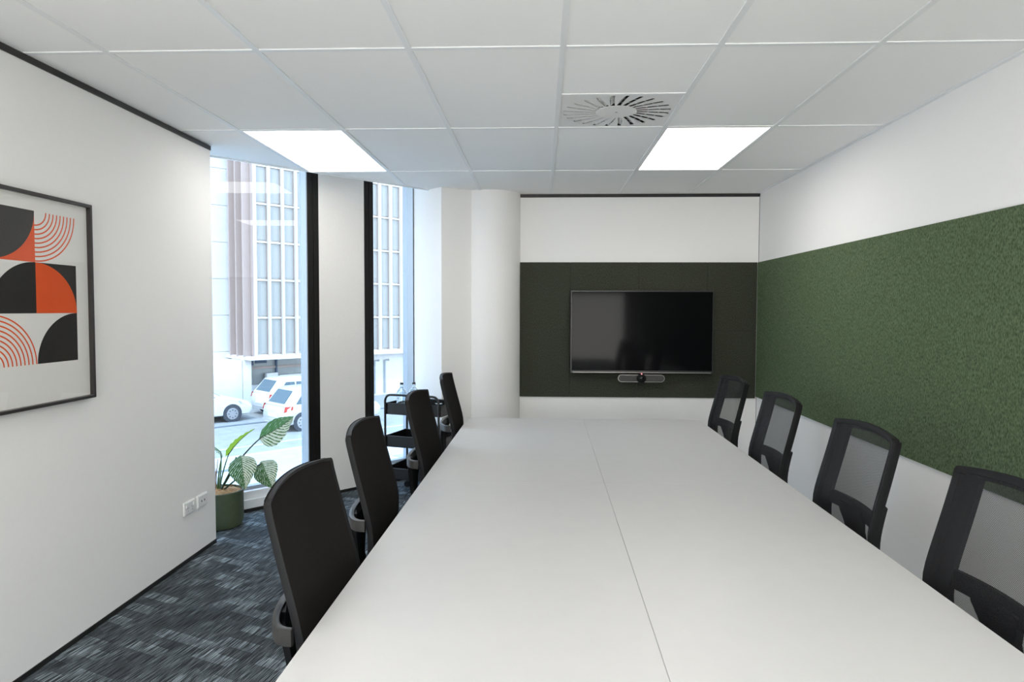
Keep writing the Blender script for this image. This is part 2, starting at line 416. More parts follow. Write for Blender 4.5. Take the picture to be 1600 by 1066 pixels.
# swirl air diffuser
def vent():
    cx, cy = (GX[5]+GX[6])/2, GY[4]+.9
    t = thing('air_vent', 'square white swirl air diffuser with radial slots in the ceiling', 'vent', (cx, cy, CEIL))
    h = .288; n = 24; r0, r1 = .105, .272; K = n*4
    mb = MB(); bm = mb.bm
    def sq(a):
        c, s = math.cos(a), math.sin(a); k = h/max(abs(c), abs(s)); return (c*k, s*k)
    # face plate outside the slots
    ang = sorted(set([2*math.pi*j/K for j in range(K)]))
    for z in (.004, .006):
        o = [bm.verts.new((*sq(a), z)) for a in ang]; i = [bm.verts.new((r1*math.cos(a), r1*math.sin(a), z)) for a in ang]
        for j in range(K): bm.faces.new((o[j], o[(j+1) % K], i[(j+1) % K], i[j]))
    mb.build('face_plate', 'white_plastic', t)
    MB().lathe([(.001, .003), (r0, .003), (r0, .007), (.001, .007)], 40).build('centre_disc', 'white_plastic', t)
    MB().lathe([(.001, .001), (.006, .001), (.006, .004)], 10).build('screw', 'steel', t)
    skew = .10                                              # slots are swept round a little
    half = .0105
    def edge(a, r, side):                                   # slot edge at radius r
        aa = a + skew*(r-r0)/(r1-r0)
        return Vector((r*math.cos(aa) - side*half*math.sin(aa), r*math.sin(aa) + side*half*math.cos(aa), 0))
    rs = [r0 + (r1-r0)*k/6 for k in range(7)]
    mb = MB()
    for j in range(n):
        a, b = 2*math.pi*j/n, 2*math.pi*(j+1)/n
        L = [edge(a, r, 1) for r in rs]; R = [edge(b, r, -1) for r in rs]
        # web between neighbouring slots, and the little bridges across each slot
        for k in range(6):
            vs = [bm2 for bm2 in (L[k], L[k+1], R[k+1], R[k])]
            lo = [mb.bm.verts.new(v + Vector((0, 0, .004))) for v in vs]; hi = [mb.bm.verts.new(v + Vector((0, 0, .006))) for v in vs]
            mb.bm.faces.new(lo); mb.bm.faces.new(hi)
        for rb in (r0+.035+.02, r0+.11):
            vs = [edge(a, rb, 1), edge(a, rb+.005, 1), edge(a, rb+.005, -1), edge(a, rb, -1)]
            mb.bm.faces.new([mb.bm.verts.new(v + Vector((0, 0, .005))) for v in vs])
    mb.build('slotted_ring', 'white_plastic', t)
    for j in range(n):                                      # tilted blade in each slot
        a = 2*math.pi*j/n; mb = MB(); rows = []
        for r in (r0+.002, r1-.002):
            p = edge(a, r, -1)+Vector((0, 0, .007)); q = edge(a, r, 1.4)+Vector((0, 0, .026)); rows.append((p, q))
        mb.quadstrip(rows).build('blade', 'white_plastic', t)
    MB().box(-h, h, -h, h, .05, .06).build('plenum', 'dark_slot', t)
    mb = MB()
    for a in ((-h, -h+.004, -h, h), (h-.004, h, -h, h), (-h, h, -h, -h+.004), (-h, h, h-.004, h)): mb.box(*a, .006, .05)
    mb.build('plenum_wall', 'dark_slot', t)
vent()

# ------------------------------------------------------------------ window wall
def win_frame():
    w1 = bpy.data.objects.new('window_1', None); COL.objects.link(w1); struct(w1, 'floor-to-ceiling window beside the plant')
    w2 = bpy.data.objects.new('window_2', None); COL.objects.link(w2); struct(w2, 'narrow floor-to-ceiling window behind the trolley')
    for w, t0, t1 in ((w1, -1.0, .539), (w2, 1.142, 1.548)):
        MB().box(t0, t1, .082, .092, .15, TOP, M=FM).build('pane', 'tinted_glass', w)
        MB().box(t0, t1, .0, .09, .022, .088, .003, M=FM).build('plinth', 'sill_white', w)
        MB().box(t0, t1, .022, .80, .088, .146, .003, M=FM).build('sill', 'sill_white', w)
        MB().box(t0, t1, .06, .115, .146, .172, .003, M=FM).build('bottom_rail', 'alu', w)
        MB().box(t0, t1, -.006, .05, .0, .022, M=FM).build('skirting', 'black_trim', w)
        MB().box(t0, t1, .76, .80, .146, .165, .003, M=FM).build('sill_lip', 'sill_white', w)
    for w, t0, t1 in ((w1, .541, .641), (w2, 1.054, 1.142)):
        mid = (t0+t1)/2
        MB().box(t0, mid-.003, .0, .10, .0, TOP, .002, M=FM).build('mullion', 'black_frame', w)
        MB().box(mid-.003, mid+.003, .012, .10, .0, TOP, M=FM).build('mullion_groove', 'black_trim', w)
        MB().box(mid+.003, t1, .004, .10, .0, TOP, .002, M=FM).build('mullion', 'black_frame', w)
    MB().box(.533, .541, .001, .105, .0, TOP, M=FM).build('jamb', 'alu', w1)
    MB().box(1.546, 1.556, .0, .155, .146, TOP, M=FM).build('jamb', 'alu', w2)
    MB().box(1.545, 1.551, -.004, .0, .0, TOP, M=FM).build('jamb_seal', 'black_trim', w2)
    p = MB().box(.641, 1.054, .006, .12, .022, TOP, M=FM).build('wall_window', 'paint_panel'); struct(p, 'cream solid wall panel between the two windows')
    MB().box(.641, 1.054, -.002, .05, .0, .022, M=FM).build('skirting', 'black_trim', p)
    return w1, w2
win_frame()

# ------------------------------------------------------------------ acoustic panels
ac = thing('charcoal_felt_cladding', 'charcoal green felt panels on the back wall around the screen', 'wall panel', (0, YB-.0005, 0))
xs = [-.190, .2540, .8485, 1.4430, XR-.013]; zs = [.7180, 1.3115, 1.9040]
for i in range(4):
    for j in range(2):
        MB().box(xs[i]+.0018, xs[i+1]-.0018, -.012, 0, zs[j]+.0018, zs[j+1]-.0018, .0012, 1).build('felt_panel', 'felt_dark', ac)
MB().box(xs[0]+.004, xs[4]-.004, -.004, -.0002, zs[0]+.004, zs[2]-.004).build('backing_sheet', 'dark_slot', ac)
ag = thing('green_felt_cladding', 'long green felt panel along the right wall', 'wall panel', (XR-.0005, 0, 0))
MB().box(-.012, 0, YR+.4, YB-.013, .735, 1.902, .0015, 1).build('felt_sheet', 'felt_green', ag)

# ------------------------------------------------------------------ television and conference camera
def television():
    t = thing('television', 'black wall-mounted flat television above the conference camera', 'television', (.8723, YB-.0135, 1.2985), 0)
    w, h = .6145, .3565
    MB().box(-w+.004, w-.004, -.062, -.030, -h+.004, h-.004, .006).build('housing', 'bezel', t)
    MB().box(-w+.010, w-.010, -.0655, -.060, -h+.020, h-.011).build('screen', 'screen', t)
    mb = MB(); mb.box(-w, -w+.011, -.068, -.030, -h, h, .002); mb.box(w-.011, w, -.068, -.030, -h, h, .002); mb.box(-w+.011, w-.011, -.068, -.03, h-.012, h, .002)
    mb.build('bezel', 'bezel', t)
    MB().box(-w, w, -.069, -.028, -h-.004, -h+.020, .003).build('lower_bezel', 'bezel', t)
    MB().box(-w+.02, w-.02, -.0705, -.068, -h-.001, -h+.007, .0008).build('trim_strip', 'bezel_silver', t)
    MB().box(-.25, .25, -.032, -.0035, -.2, .2, .004).build('wall_bracket', 'black_trim', t)
television()
def conference_camera():
    t = thing('conference_camera', 'grey conference camera bar with round lens below the television', 'camera', (.872, YB-.0135, .894))
    def stadium(hw, hh, n=12):
        p = []
        for k in range(n+1): a = -math.pi/2 + math.pi*k/n; p.append((hw-hh+hh*math.cos(a), hh*math.sin(a)))
        for k in range(n+1): a = math.pi/2 + math.pi*k/n; p.append((-hw+hh+hh*math.cos(a), hh*math.sin(a)))
        return p
    MX = Matrix(((1, 0, 0, 0), (0, 0, -1, 0), (0, 1, 0, 0), (0, 0, 0, 1)))       # (x, z, depth) -> stands upright, depth towards -y
    MB().prism(stadium(.200, .0315), .02, .066, MX).build('body', 'plastic_grey', t, True)
    def ring(o, i, z0, z1):
        mb = MB(); a, b = stadium(*o), stadium(*i)
        mb.rings([[MX @ Vector((x, y, z)) for x, y in q] for q, z in ((a, z0), (a, z1), (b, z1), (b, z0))], loop=True, cap=False); return mb
    ring((.202, .033), (.196, .027), .064, .069).build('rim', 'bezel_silver', t, True)
    for s in (-1, 1): MB().box(s*.115-.075, s*.115+.075, -.0685, -.064, -.024, .024, .002).build('speaker_grille', 'grille', t)
    R = Matrix.Rotation(math.pi/2, 4, 'X')
    MB().lathe([(.001, .02), (.040, .02), (.041, .075), (.036, .092), (.024, .098), (.022, .094), (.001, .094)], 32, M=R).build('lens_barrel', 'plastic_black', t, True)
    MB().lathe([(.001, .0945), (.020, .0945), (.014, .1005), (.001, .103)], 24, M=R).build('lens', 'lens', t, True)
    MB().lathe([(.001, .07), (.006, .07), (.006, .094), (.001, .096)], 12, (0, 0, .0405), R).build('status_light', 'led_red', t)
    MB().box(-.05, .05, -.03, -.001, -.02, .034, .004).build('mount', 'black_trim', t)
conference_camera()

# ------------------------------------------------------------------ framed print on the left wall
def picture():
    y1, z0, z1 = 3.098, 1.080, 1.950; y0 = y1-.70
    t = thing('framed_print', 'abstract print of black and orange arcs in thin black frame', 'picture', (XL, y1, z0))
    H = z1-z0; Wd = y1-y0; d = .034
    mb = MB(); f = .014
    mb.box(0, d, -f, 0, 0, H, .0015, 1); mb.box(0, d, -Wd, -Wd+f, 0, H, .0015, 1); mb.box(0, d, -Wd+f, -f, 0, f, .0015, 1); mb.box(0, d, -Wd+f, -f, H-f, H, .0015, 1)
    mb.build('frame', 'frame_wood', t)
    MB().box(.002, .014, -Wd+f, -f, f, H-f).build('paper', 'paper', t)
    MB().box(.0175, .0185, -Wd+f, -f, f, H-f).build('glazing', 'picture_glass', t)
    X0 = .0142
    # printed shapes: cells a wide, b tall, measured from the print's right edge
    a, b = .247, .2065; R = 3.005-y1; zt = 1.877-z0          # right edge of the motif, top of the first row
    def P(u, v): return Vector((X0, R - u, zt - v))           # u leftwards, v downwards
    def shape(pts, m, name='printed_shape', lift=0.):
        mb = MB(); mb.bm.faces.new([mb.bm.verts.new(P(*p)+Vector((lift, 0, 0))) for p in pts]); mb.build(name, m, t)
    def arc(cu, cv, ru, rv, a0, a1, n=28): return [(cu+ru*math.cos(a0+(a1-a0)*k/n), cv+rv*math.sin(a0+(a1-a0)*k/n)) for k in range(n+1)]
    def band(cu, cv, k0, k1, a0, a1, m):
        mb = MB(); A = arc(cu, cv, a*k0, b*k0, a0, a1); C = arc(cu, cv, a*k1, b*k1, a0, a1)
        mb.quadstrip([[P(*p) for p in A], [P(*p) for p in C]]).build('printed_arc', m, t)
    h = math.pi/2
    # row 1: orange square with a black quarter (left), striped arcs (right)
    shape([(a, 0), (2*a, 0), (2*a, b), (a, b)], 'ink_orange')
    shape([(2*a, 0)] + arc(2*a, 0, -a, b, 0, h), 'ink_black', lift=.0003)
    for k in range(9): band(a, 0, .26+k*.0875, .26+k*.0875+.028, -math.pi, -math.pi-h, 'ink_orange')
    # row 2: black half with an orange quarter over black
    shape([(0, b), (a, b), (a, 2*b), (0, 2*b)], 'ink_black')
    shape([(a, 2*b)] + arc(a, 2*b, -a, -b, 0, h), 'ink_orange', lift=.0003)
    shape([(a, 2*b)] + arc(a, 2*b, a, -b, 0, h), 'ink_black', lift=.0003)
    # row 3: striped arcs (left), black quarter (right)
    for k in range(9): band(2*a, 3*b, .26+k*.0875, .26+k*.0875+.028, math.pi, math.pi+h, 'ink_orange')
    shape([(0, 3*b)] + arc(0, 3*b, a, -b, 0, h), 'ink_black')
picture()

# ------------------------------------------------------------------ wall outlets
def outlet(y0, label, power):
    t = thing('wall_outlet', label, 'outlet', (XL, y0, .283), 0)
    MB().box(0, .009, 0, .128, 0, .078, .003).build('plate', 'white_plastic', t)
    MB().box(-.001, .012, .006, .122, .006, .072, .002).build('cover', 'white_plastic', t)
    if power:
        for y in (.022, .106):
            MB().box(.011, .017, y-.007, y+.007, .044, .062, .002).build('rocker_switch', 'white_plastic', t)
        for y in (.040, .088):
            for k, (dy, ang) in enumerate(((-.006, .5), (.006, -.5), (0, 0))):
                zz = .040 if k < 2 else .024
                M = Matrix.Translation((.012, y+dy, zz)) @ Matrix.Rotation(ang, 4, 'X')
                MB().box(-.0005, .0006, -.001, .001, -.004, .004, M=M).build('socket_slot', 'dark_slot', t)
    else:
        for y in (.046, .082):
            MB().box(.0115, .0128, y-.009, y+.009, .028, .050, .001).build('jack_bezel', 'white_plastic', t)
            MB().box(.0122, .0132, y-.005, y+.005, .033, .044).build('jack', 'dark_slot', t)
outlet(3.905, 'white double power outlet low on the left wall', True)
outlet(4.060, 'white data outlet with two jacks, nearest the left wall corner', False)

# ------------------------------------------------------------------ meeting table: four desk sections pushed together
TROT = -.0085; TC = Vector((.2800, 3.042, 0))
TM = Matrix.Translation(TC) @ Matrix.Rotation(TROT, 4, 'Z')
def desk(label, sx, sy):
    c = TM @ Vector((sx*.4, sy*.9, 0))
    t = thing('desk_section', label, 'table', c, TROT, 'desk sections pushed together as one meeting table')
    MB().box(-.3997, .3997, -.8999, .8999, .705, .730, .0015, 2).build('table_top', 'laminate', t)
    MB().box(-.3990, .3990, -.8990, .8990, .7035, .7055).build('underside', 'plastic_grey', t)
    for y in (-.62, .62):
        x = -sx*.2
        MB().lathe([(.025, .012), (.025, .69)], 20, (x, y, 0)).build('leg', 'sill_white', t, True)
        MB().lathe([(.001, 0), (.13, 0), (.13, .006), (.03, .014), (.001, .014)], 28, (x, y, 0)).build('foot_disc', 'sill_white', t, True)
        MB().box(x-.15, x+.15, y-.03, y+.03, .69, .7036).build('bracket', 'sill_white', t)
desk('far left section of the white meeting table', -1, 1); desk('far right section of the white meeting table', 1, 1)
desk('near left section of the white meeting table', -1, -1); desk('near right section of the white meeting table', 1, -1)

# ------------------------------------------------------------------ office chairs
HWID = .25
PROF = [(.46, -.222), (.52, -.204), (.58, -.193), (.64, -.187), (.70, -.186), (.76, -.198), (.82, -.214), (.88, -.230), (.95, -.248), (1.00, -.260), (1.04, -.269)]
def pz(v):
    z = .46 + (1.04-.46)*v
    for (z0, x0), (z1, x1) in zip(PROF, PROF[1:]):
        if z <= z1+1e-6:
            k = (z-z0)/(z1-z0); k2 = k; return x0+(x1-x0)*k2, z
    return PROF[-1][1], z
def smooth_x(v):
    s = 0.; w = 0.
    for d in (-.06, -.03, 0, .03, .06):
        q = min(max(v+d, 0), 1); s += pz(q)[0]; w += 1
    return s/w
def back_pt(u, v, depth=0.):
    """front surface of the backrest; u across -1..1, v up 0..1"""
    z = .46 + .58*v; x = smooth_x(v)
    hw = HWID*(1 - .10*max(0, .45-v)/.45 - .035*max(0, v-.5)/.5)
    r = .016; dtop = (1-v)*.58; dbot = v*.58
    for dd in (dtop, dbot):
        if dd < r: hw += -r + math.sqrt(max(r*r-(r-dd)**2, 0))
    x -= .026*(1-u*u)                                   # dished in plan
    z += .014*(1-u*u)*v                                 # crowned top edge
    return Vector((x - depth, u*hw, z))
def make_chair(see_through):
    t = bpy.data.objects.new('office_chair', None); COL.objects.link(t); t.empty_display_size = .1
    vs = [0, .004, .02, .045, .06] + [.06+.88*k/16 for k in range(1, 17)] + [.955, .98, .996, 1]
    us = [-1+2*k/12 for k in range(13)]
    mb = MB(); front = [[back_pt(u, v) for u in us] for v in vs]; rear = [[back_pt(u, v, .004 if see_through else .014) for u in us] for v in vs]
    if see_through: mb.quadstrip(front)
    else:
        mb.quadstrip(front); mb.quadstrip(rear)
    mb.build('backrest', 'net' if see_through else 'fabric_black', t, True)
    # moulded rim round the back
    RD = .022 if see_through else .015
    loop = [(1, v) for v in vs] + [(u, 1) for u in reversed(us[1:-1])] + [(-1, v) for v in reversed(vs)] + [(u, 0) for u in us[1:-1]]
    pts = [back_pt(u, v) for u, v in loop]; c = sum(pts, Vector())/len(pts); rings = []
    for (u, v), p in zip(loop, pts):
        tgt = back_pt(u*(.90 if abs(u) == 1 else 1), min(max(v, .045), .955)); inw = tgt - p
        inw = inw.normalized()*(.020 if see_through else .009) if inw.length > 1e-5 else Vector((0, 0, 0))
        bk = Vector((-1, 0, -.25)).normalized()
        rings.append([p+Vector((.004, 0, 0)) - inw*.12, p - inw*.2 + bk*RD*.4, p + bk*RD, p + inw*.8 + bk*(RD+.002), p + inw + bk*RD*.7, p + inw*.9 + Vector((.001, 0, 0))])
    MB().rings(rings, loop=True, cap=False).build('back_frame', 'plastic_black', t, True)
    # yoke: curved band behind the lumbar zone, joined to both sides of the frame
    def yoke(z0, z1, th):
        rr = []
        for k in range(25):
            a = math.pi*k/24; e = back_pt(1, .45)
            y = (e.y-.002)*math.cos(a); x = e.x - .018 - .078*math.sin(a)**.75
            nx, ny = -math.sin(a), math.cos(a)*.8; l = math.hypot(nx, ny); nx /= l; ny /= l
            o = Vector((x, y, 0)); q = Vector((nx*th, ny*th, 0))
            rr.append([o+Vector((0, 0, z0)), o+q*.5+Vector((0, 0, z0-.003)), o+q+Vector((0, 0, z0)), o+q+Vector((0, 0, z1-.003)), o+q*.5+Vector((0, 0, z1)), o+Vector((0, 0, z1-.003))])
        return MB().rings(rr)
    if not see_through: yoke(.705, .746, .018).build('yoke', 'plastic_grey', t, True)
    else:
        # broad rear frame seen through the net
        for sgn in (-1, 1):
            rr = []
            for v in vs[2:-2]:
                a, b = back_pt(sgn*.985, v, .016), back_pt(sgn*.70, v, .016); d = Vector((-.014, 0, -.003))
                rr.append([a, b, b+d, a+d])
            MB().rings(rr).build('side_member', 'plastic_black', t, True)
            rr = []
            for v in [.0 + .58*k/14 for k in range(15)]:
                a, b = back_pt(sgn*.98, v, .026), back_pt(sgn*.88, v, .026); d = Vector((-.016, 0, 0)); rr.append([a, b, b+d, a+d])
            MB().rings(rr).build('bracket', 'plastic_black', t, True)
        rr = []
        for k in range(17):
            u = -.9+1.8*k/16; a, b = back_pt(u, .42, .020), back_pt(u, .505, .020); d = Vector((-.014, 0, 0)); rr.append([a, b, b+d, a+d])
        MB().rings(rr).build('lumbar_bar', 'plastic_black', t, True)
        rr = []
        for k in range(11):
            u = -.9+1.8*k/10; a, b = back_pt(u, .945, .014), back_pt(u, .985, .014); d = Vector((-.012, 0, 0)); rr.append([a, b, b+d, a+d])
        MB().rings(rr).build('top_member', 'plastic_black', t, True)
    # spine: broad under the yoke, narrowing down to the seat mechanism
    k_ = .62 if see_through else 1.
    sp = [(.735, .150*k_, -.255 if see_through else -.312), (.705, .150*k_, -.256 if see_through else -.314), (.66, .115*k_, -.262 if see_through else -.312), (.60, .070, -.275 if see_through else -.308), (.53, .046, -.302), (.46, .040, -.280), (.415, .040, -.235), (.395, .045, -.15), (.392, .055, -.02)]
    rr = []
    for i, (z, hw, x) in enumerate(sp):
        d = .018; nx, nz = (1, 0) if i < 5 else ((.7, -.5) if i < 7 else (0, -1))
        bow = .030*(hw/.15)**2
        f = Vector((nx*d, 0, nz*d)); p = Vector((x, 0, z))
        ring = [p+Vector((bow, -hw, 0)), p+Vector((bow*.25, -hw*.5, 0)), p, p+Vector((bow*.25, hw*.5, 0)), p+Vector((bow, hw, 0))]
        rr.append(ring + [q + f for q in reversed(ring)])
    MB().rings(rr).build('spine', 'plastic_black', t, True)
    # seat
    mb = MB(); mb.box(-.235, .235, -.24, .24, .430, .500, .028, 4)
    for v in mb.bm.verts:
        if v.co.x > .1: v.co.z -= .9*(v.co.x-.1)**2
    mb.build('seat', 'fabric_black', t, True)
    MB().box(-.21, .21, -.215, .215, .414, .434, .006).build('seat_pan', 'plastic_black', t)
    MB().box(-.11, .10, -.085, .085, .372, .416, .012).build('mechanism', 'plastic_black', t, True)
    MB().tube([(.02, -.08, .392), (.02, -.19, .392), (.02, -.25, .385)], [.006, .006, .010], 8).build('lever', 'plastic_black', t, True)
    MB().lathe([(.024, .09), (.024, .23), (.014, .235), (.014, .375)], 18).build('gas_column', 'steel', t, True)
    mb = MB(); mb.lathe([(.001, .070), (.045, .070), (.045, .115), (.03, .125), (.001, .125)], 20)
    for k in range(5):
        a = 2*math.pi*k/5 + .3; d = Vector((math.cos(a), math.sin(a), 0)); s = Vector((-d.y, d.x, 0)); rg = []
        for r, w, zc, h in ((.03, .024, .098, .019), (.16, .019, .086, .014), (.285, .014, .073, .010)):
            p = d*r + Vector((0, 0, zc)); rg.append([p-s*w-Vector((0, 0, h)), p+s*w-Vector((0, 0, h)), p+s*w*.7+Vector((0, 0, h)), p-s*w*.7+Vector((0, 0, h))])
        mb.rings(rg)
    mb.build('star_base', 'plastic_black', t)
    wm = None
    for k in range(5):
        a = 2*math.pi*k/5 + .3
        if wm is None:
            mb = MB()
            for sgn in (-1, 1): mb.lathe([(.001, -.009), (.022, -.009), (.0255, -.005), (.0255, .005), (.022, .009), (.001, .009)], 16, (0, sgn*.013, 0), Matrix.Rotation(math.pi/2, 4, 'X'))
            mb.tube([(0, 0, 0), (0, 0, .04)], .006, 8); wm = mb.mesh('castor', 'plastic_black', True)
        o = link('castor', wm, t); o.location = (.272*math.cos(a), .272*math.sin(a), .0256); o.rotation_euler = (0, 0, a+1.1)
    return t
XT = .269
GL, GR = 'black fabric-backed chairs along the window side of the table', 'black net-backed chairs along the green panel'
left = [(-.632, 1.822, 0, 'nearest black fabric-backed office chair on the window side of the table'), (-.678, 2.655, math.radians(1.0), 'second nearest black fabric-backed office chair on the window side'),
        (-.645, 3.632, math.radians(-2.5), 'third black fabric-backed office chair on the window side, in front of the trolley'), (-.632, 4.672, 0, 'farthest black fabric-backed office chair, by the round column')]
right = [(1.252, 4.605, math.radians(3.0), 'farthest black net-backed office chair, below the television corner'), (1.240, 3.655, 0, 'second farthest black net-backed office chair on the green panel side'),
         (1.226, 2.697, 0, 'second nearest black net-backed office chair on the green panel side'), (1.204, 1.812, math.radians(0), 'nearest black net-backed office chair, cut off by the photo edge')]
src = make_chair(False)
for i, (xt, y, r, lb) in enumerate(left):
    loc = (xt + XT*math.cos(r), y + XT*math.sin(r), 0)
    if i == 0: src.location = loc; src.rotation_euler = (0, 0, r); o = src
    else: o = copy_tree(src, loc, r, lb)
    tag(o, lb, 'chair', GL)
src = make_chair(True)
for i, (xt, y, r, lb) in enumerate(right):
    loc = (xt - XT*math.cos(r), y - XT*math.sin(r), 0)
    if i == 0: src.location = loc; src.rotation_euler = (0, 0, math.pi+r); o = src
    else: o = copy_tree(src, loc, math.pi+r, lb)
    tag(o, lb, 'chair', GR)

# ------------------------------------------------------------------ trolley with bottles
CART = Vector((-.944, 5.512, 0)); CROT = math.radians(-18)
CM = Matrix.Translation(CART) @ Matrix.Rotation(CROT, 4, 'Z')
def trolley():
    t = thing('trolley', 'black metal three-tier trolley in front of the narrow window', 'trolley', CART, CROT)
    L2, D2 = .245, .165
    def tray(z, h):
        mb = MB(); mb.box(-L2, L2, -D2, D2, z, z+.003)
        mb.box(-L2, L2, -D2, -D2+.003, z, z+h); mb.box(-L2, L2, D2-.003, D2, z, z+h); mb.box(-L2, -L2+.003, -D2, D2, z, z+h); mb.box(L2-.003, L2, -D2, D2, z, z+h)
        mb.build('tray', 'cart_black', t)
        rim = [(-L2, -D2, z+h), (L2, -D2, z+h), (L2, D2, z+h), (-L2, D2, z+h)]
        MB().tube(rim, .004, 6, True).build('tray_rim', 'cart_black', t)
    tray(.662, .085); tray(.405, .085); tray(.150, .085)
    for s in (-1, 1):
        y = s*(D2+.010); r = .05; zt = .818 if s < 0 else .745; xx = L2-.012
        pts = [(-xx, y, .055), (-xx, y, zt-r)] + [(-xx+r-r*math.cos(a), y, zt-r+r*math.sin(a)) for a in (.4, .8, 1.2, 1.57)]
        pts += [(xx-r+r*math.sin(a), y, zt-r+r*math.cos(a)) for a in (.0, .4, .8, 1.2)] + [(xx, y, zt-r), (xx, y, .055)]
        MB().tube(pts, .009, 10).build('handle_hoop', 'cart_black', t, True)
        for x in (-xx, xx):
            mb = MB(); mb.lathe([(.001, -.010), (.024, -.010), (.027, -.006), (.027, .006), (.024, .010), (.001, .010)], 16, (x, y, .0275), Matrix.Rotation(math.pi/2, 4, 'X'))
            mb.build('castor', 'plastic_black', t, True)
trolley()
def bottle(u, v, label, h=.228):
    p = CM @ Vector((u, v, .6651)); t = thing('glass_bottle', label, 'bottle', p, 0, 'glass bottles on the trolley')
    r = .042
    MB().lathe([(.001, .0), (r-.004, .0), (r, .006), (r, .145), (r*.95, .162), (r*.78, .180), (.020, .194), (.0125, .203), (.0125, h-.012), (.0145, h-.010), (.0145, h-.002), (.010, h-.002), (.010, h-.03), (.0105, .200), (.018, .192), (r*.72, .177), (r*.87, .160), (r-.004, .143), (r-.004, .008), (.001, .006)], 28).build('glass_body', 'clear_glass', t, True)
    MB().lathe([(.001, h-.002), (.0135, h-.002), (.0135, h+.010), (.010, h+.013), (.001, h+.013)], 16).build('stopper', 'plastic_grey', t, True)
bottle(-.141, -.075, 'clear glass bottle at the left end of the trolley'); bottle(-.062, -.020, 'clear glass bottle beside the dark chair back on the trolley')
def tumbler(u, v, label):
    p = CM @ Vector((u, v, .6651)); t = thing('drinking_glass', label, 'glass', p, 0, 'upturned glasses on the trolley')
    MB().lathe([(.001, .088), (.028, .088), (.034, .0), (.0325, .0), (.0265, .084), (.001, .084)], 24).build('glass_wall', 'clear_glass', t, True)
    MB().lathe([(.001, .0845), (.0262, .0845), (.0262, .0875), (.001, .0875)], 24).build('glass_base', 'clear_glass', t, True)
tumbler(-.070, -.118, 'small clear glass upturned in front of the bottles'); tumbler(.175, -.06, 'small clear glass at the right end of the trolley')

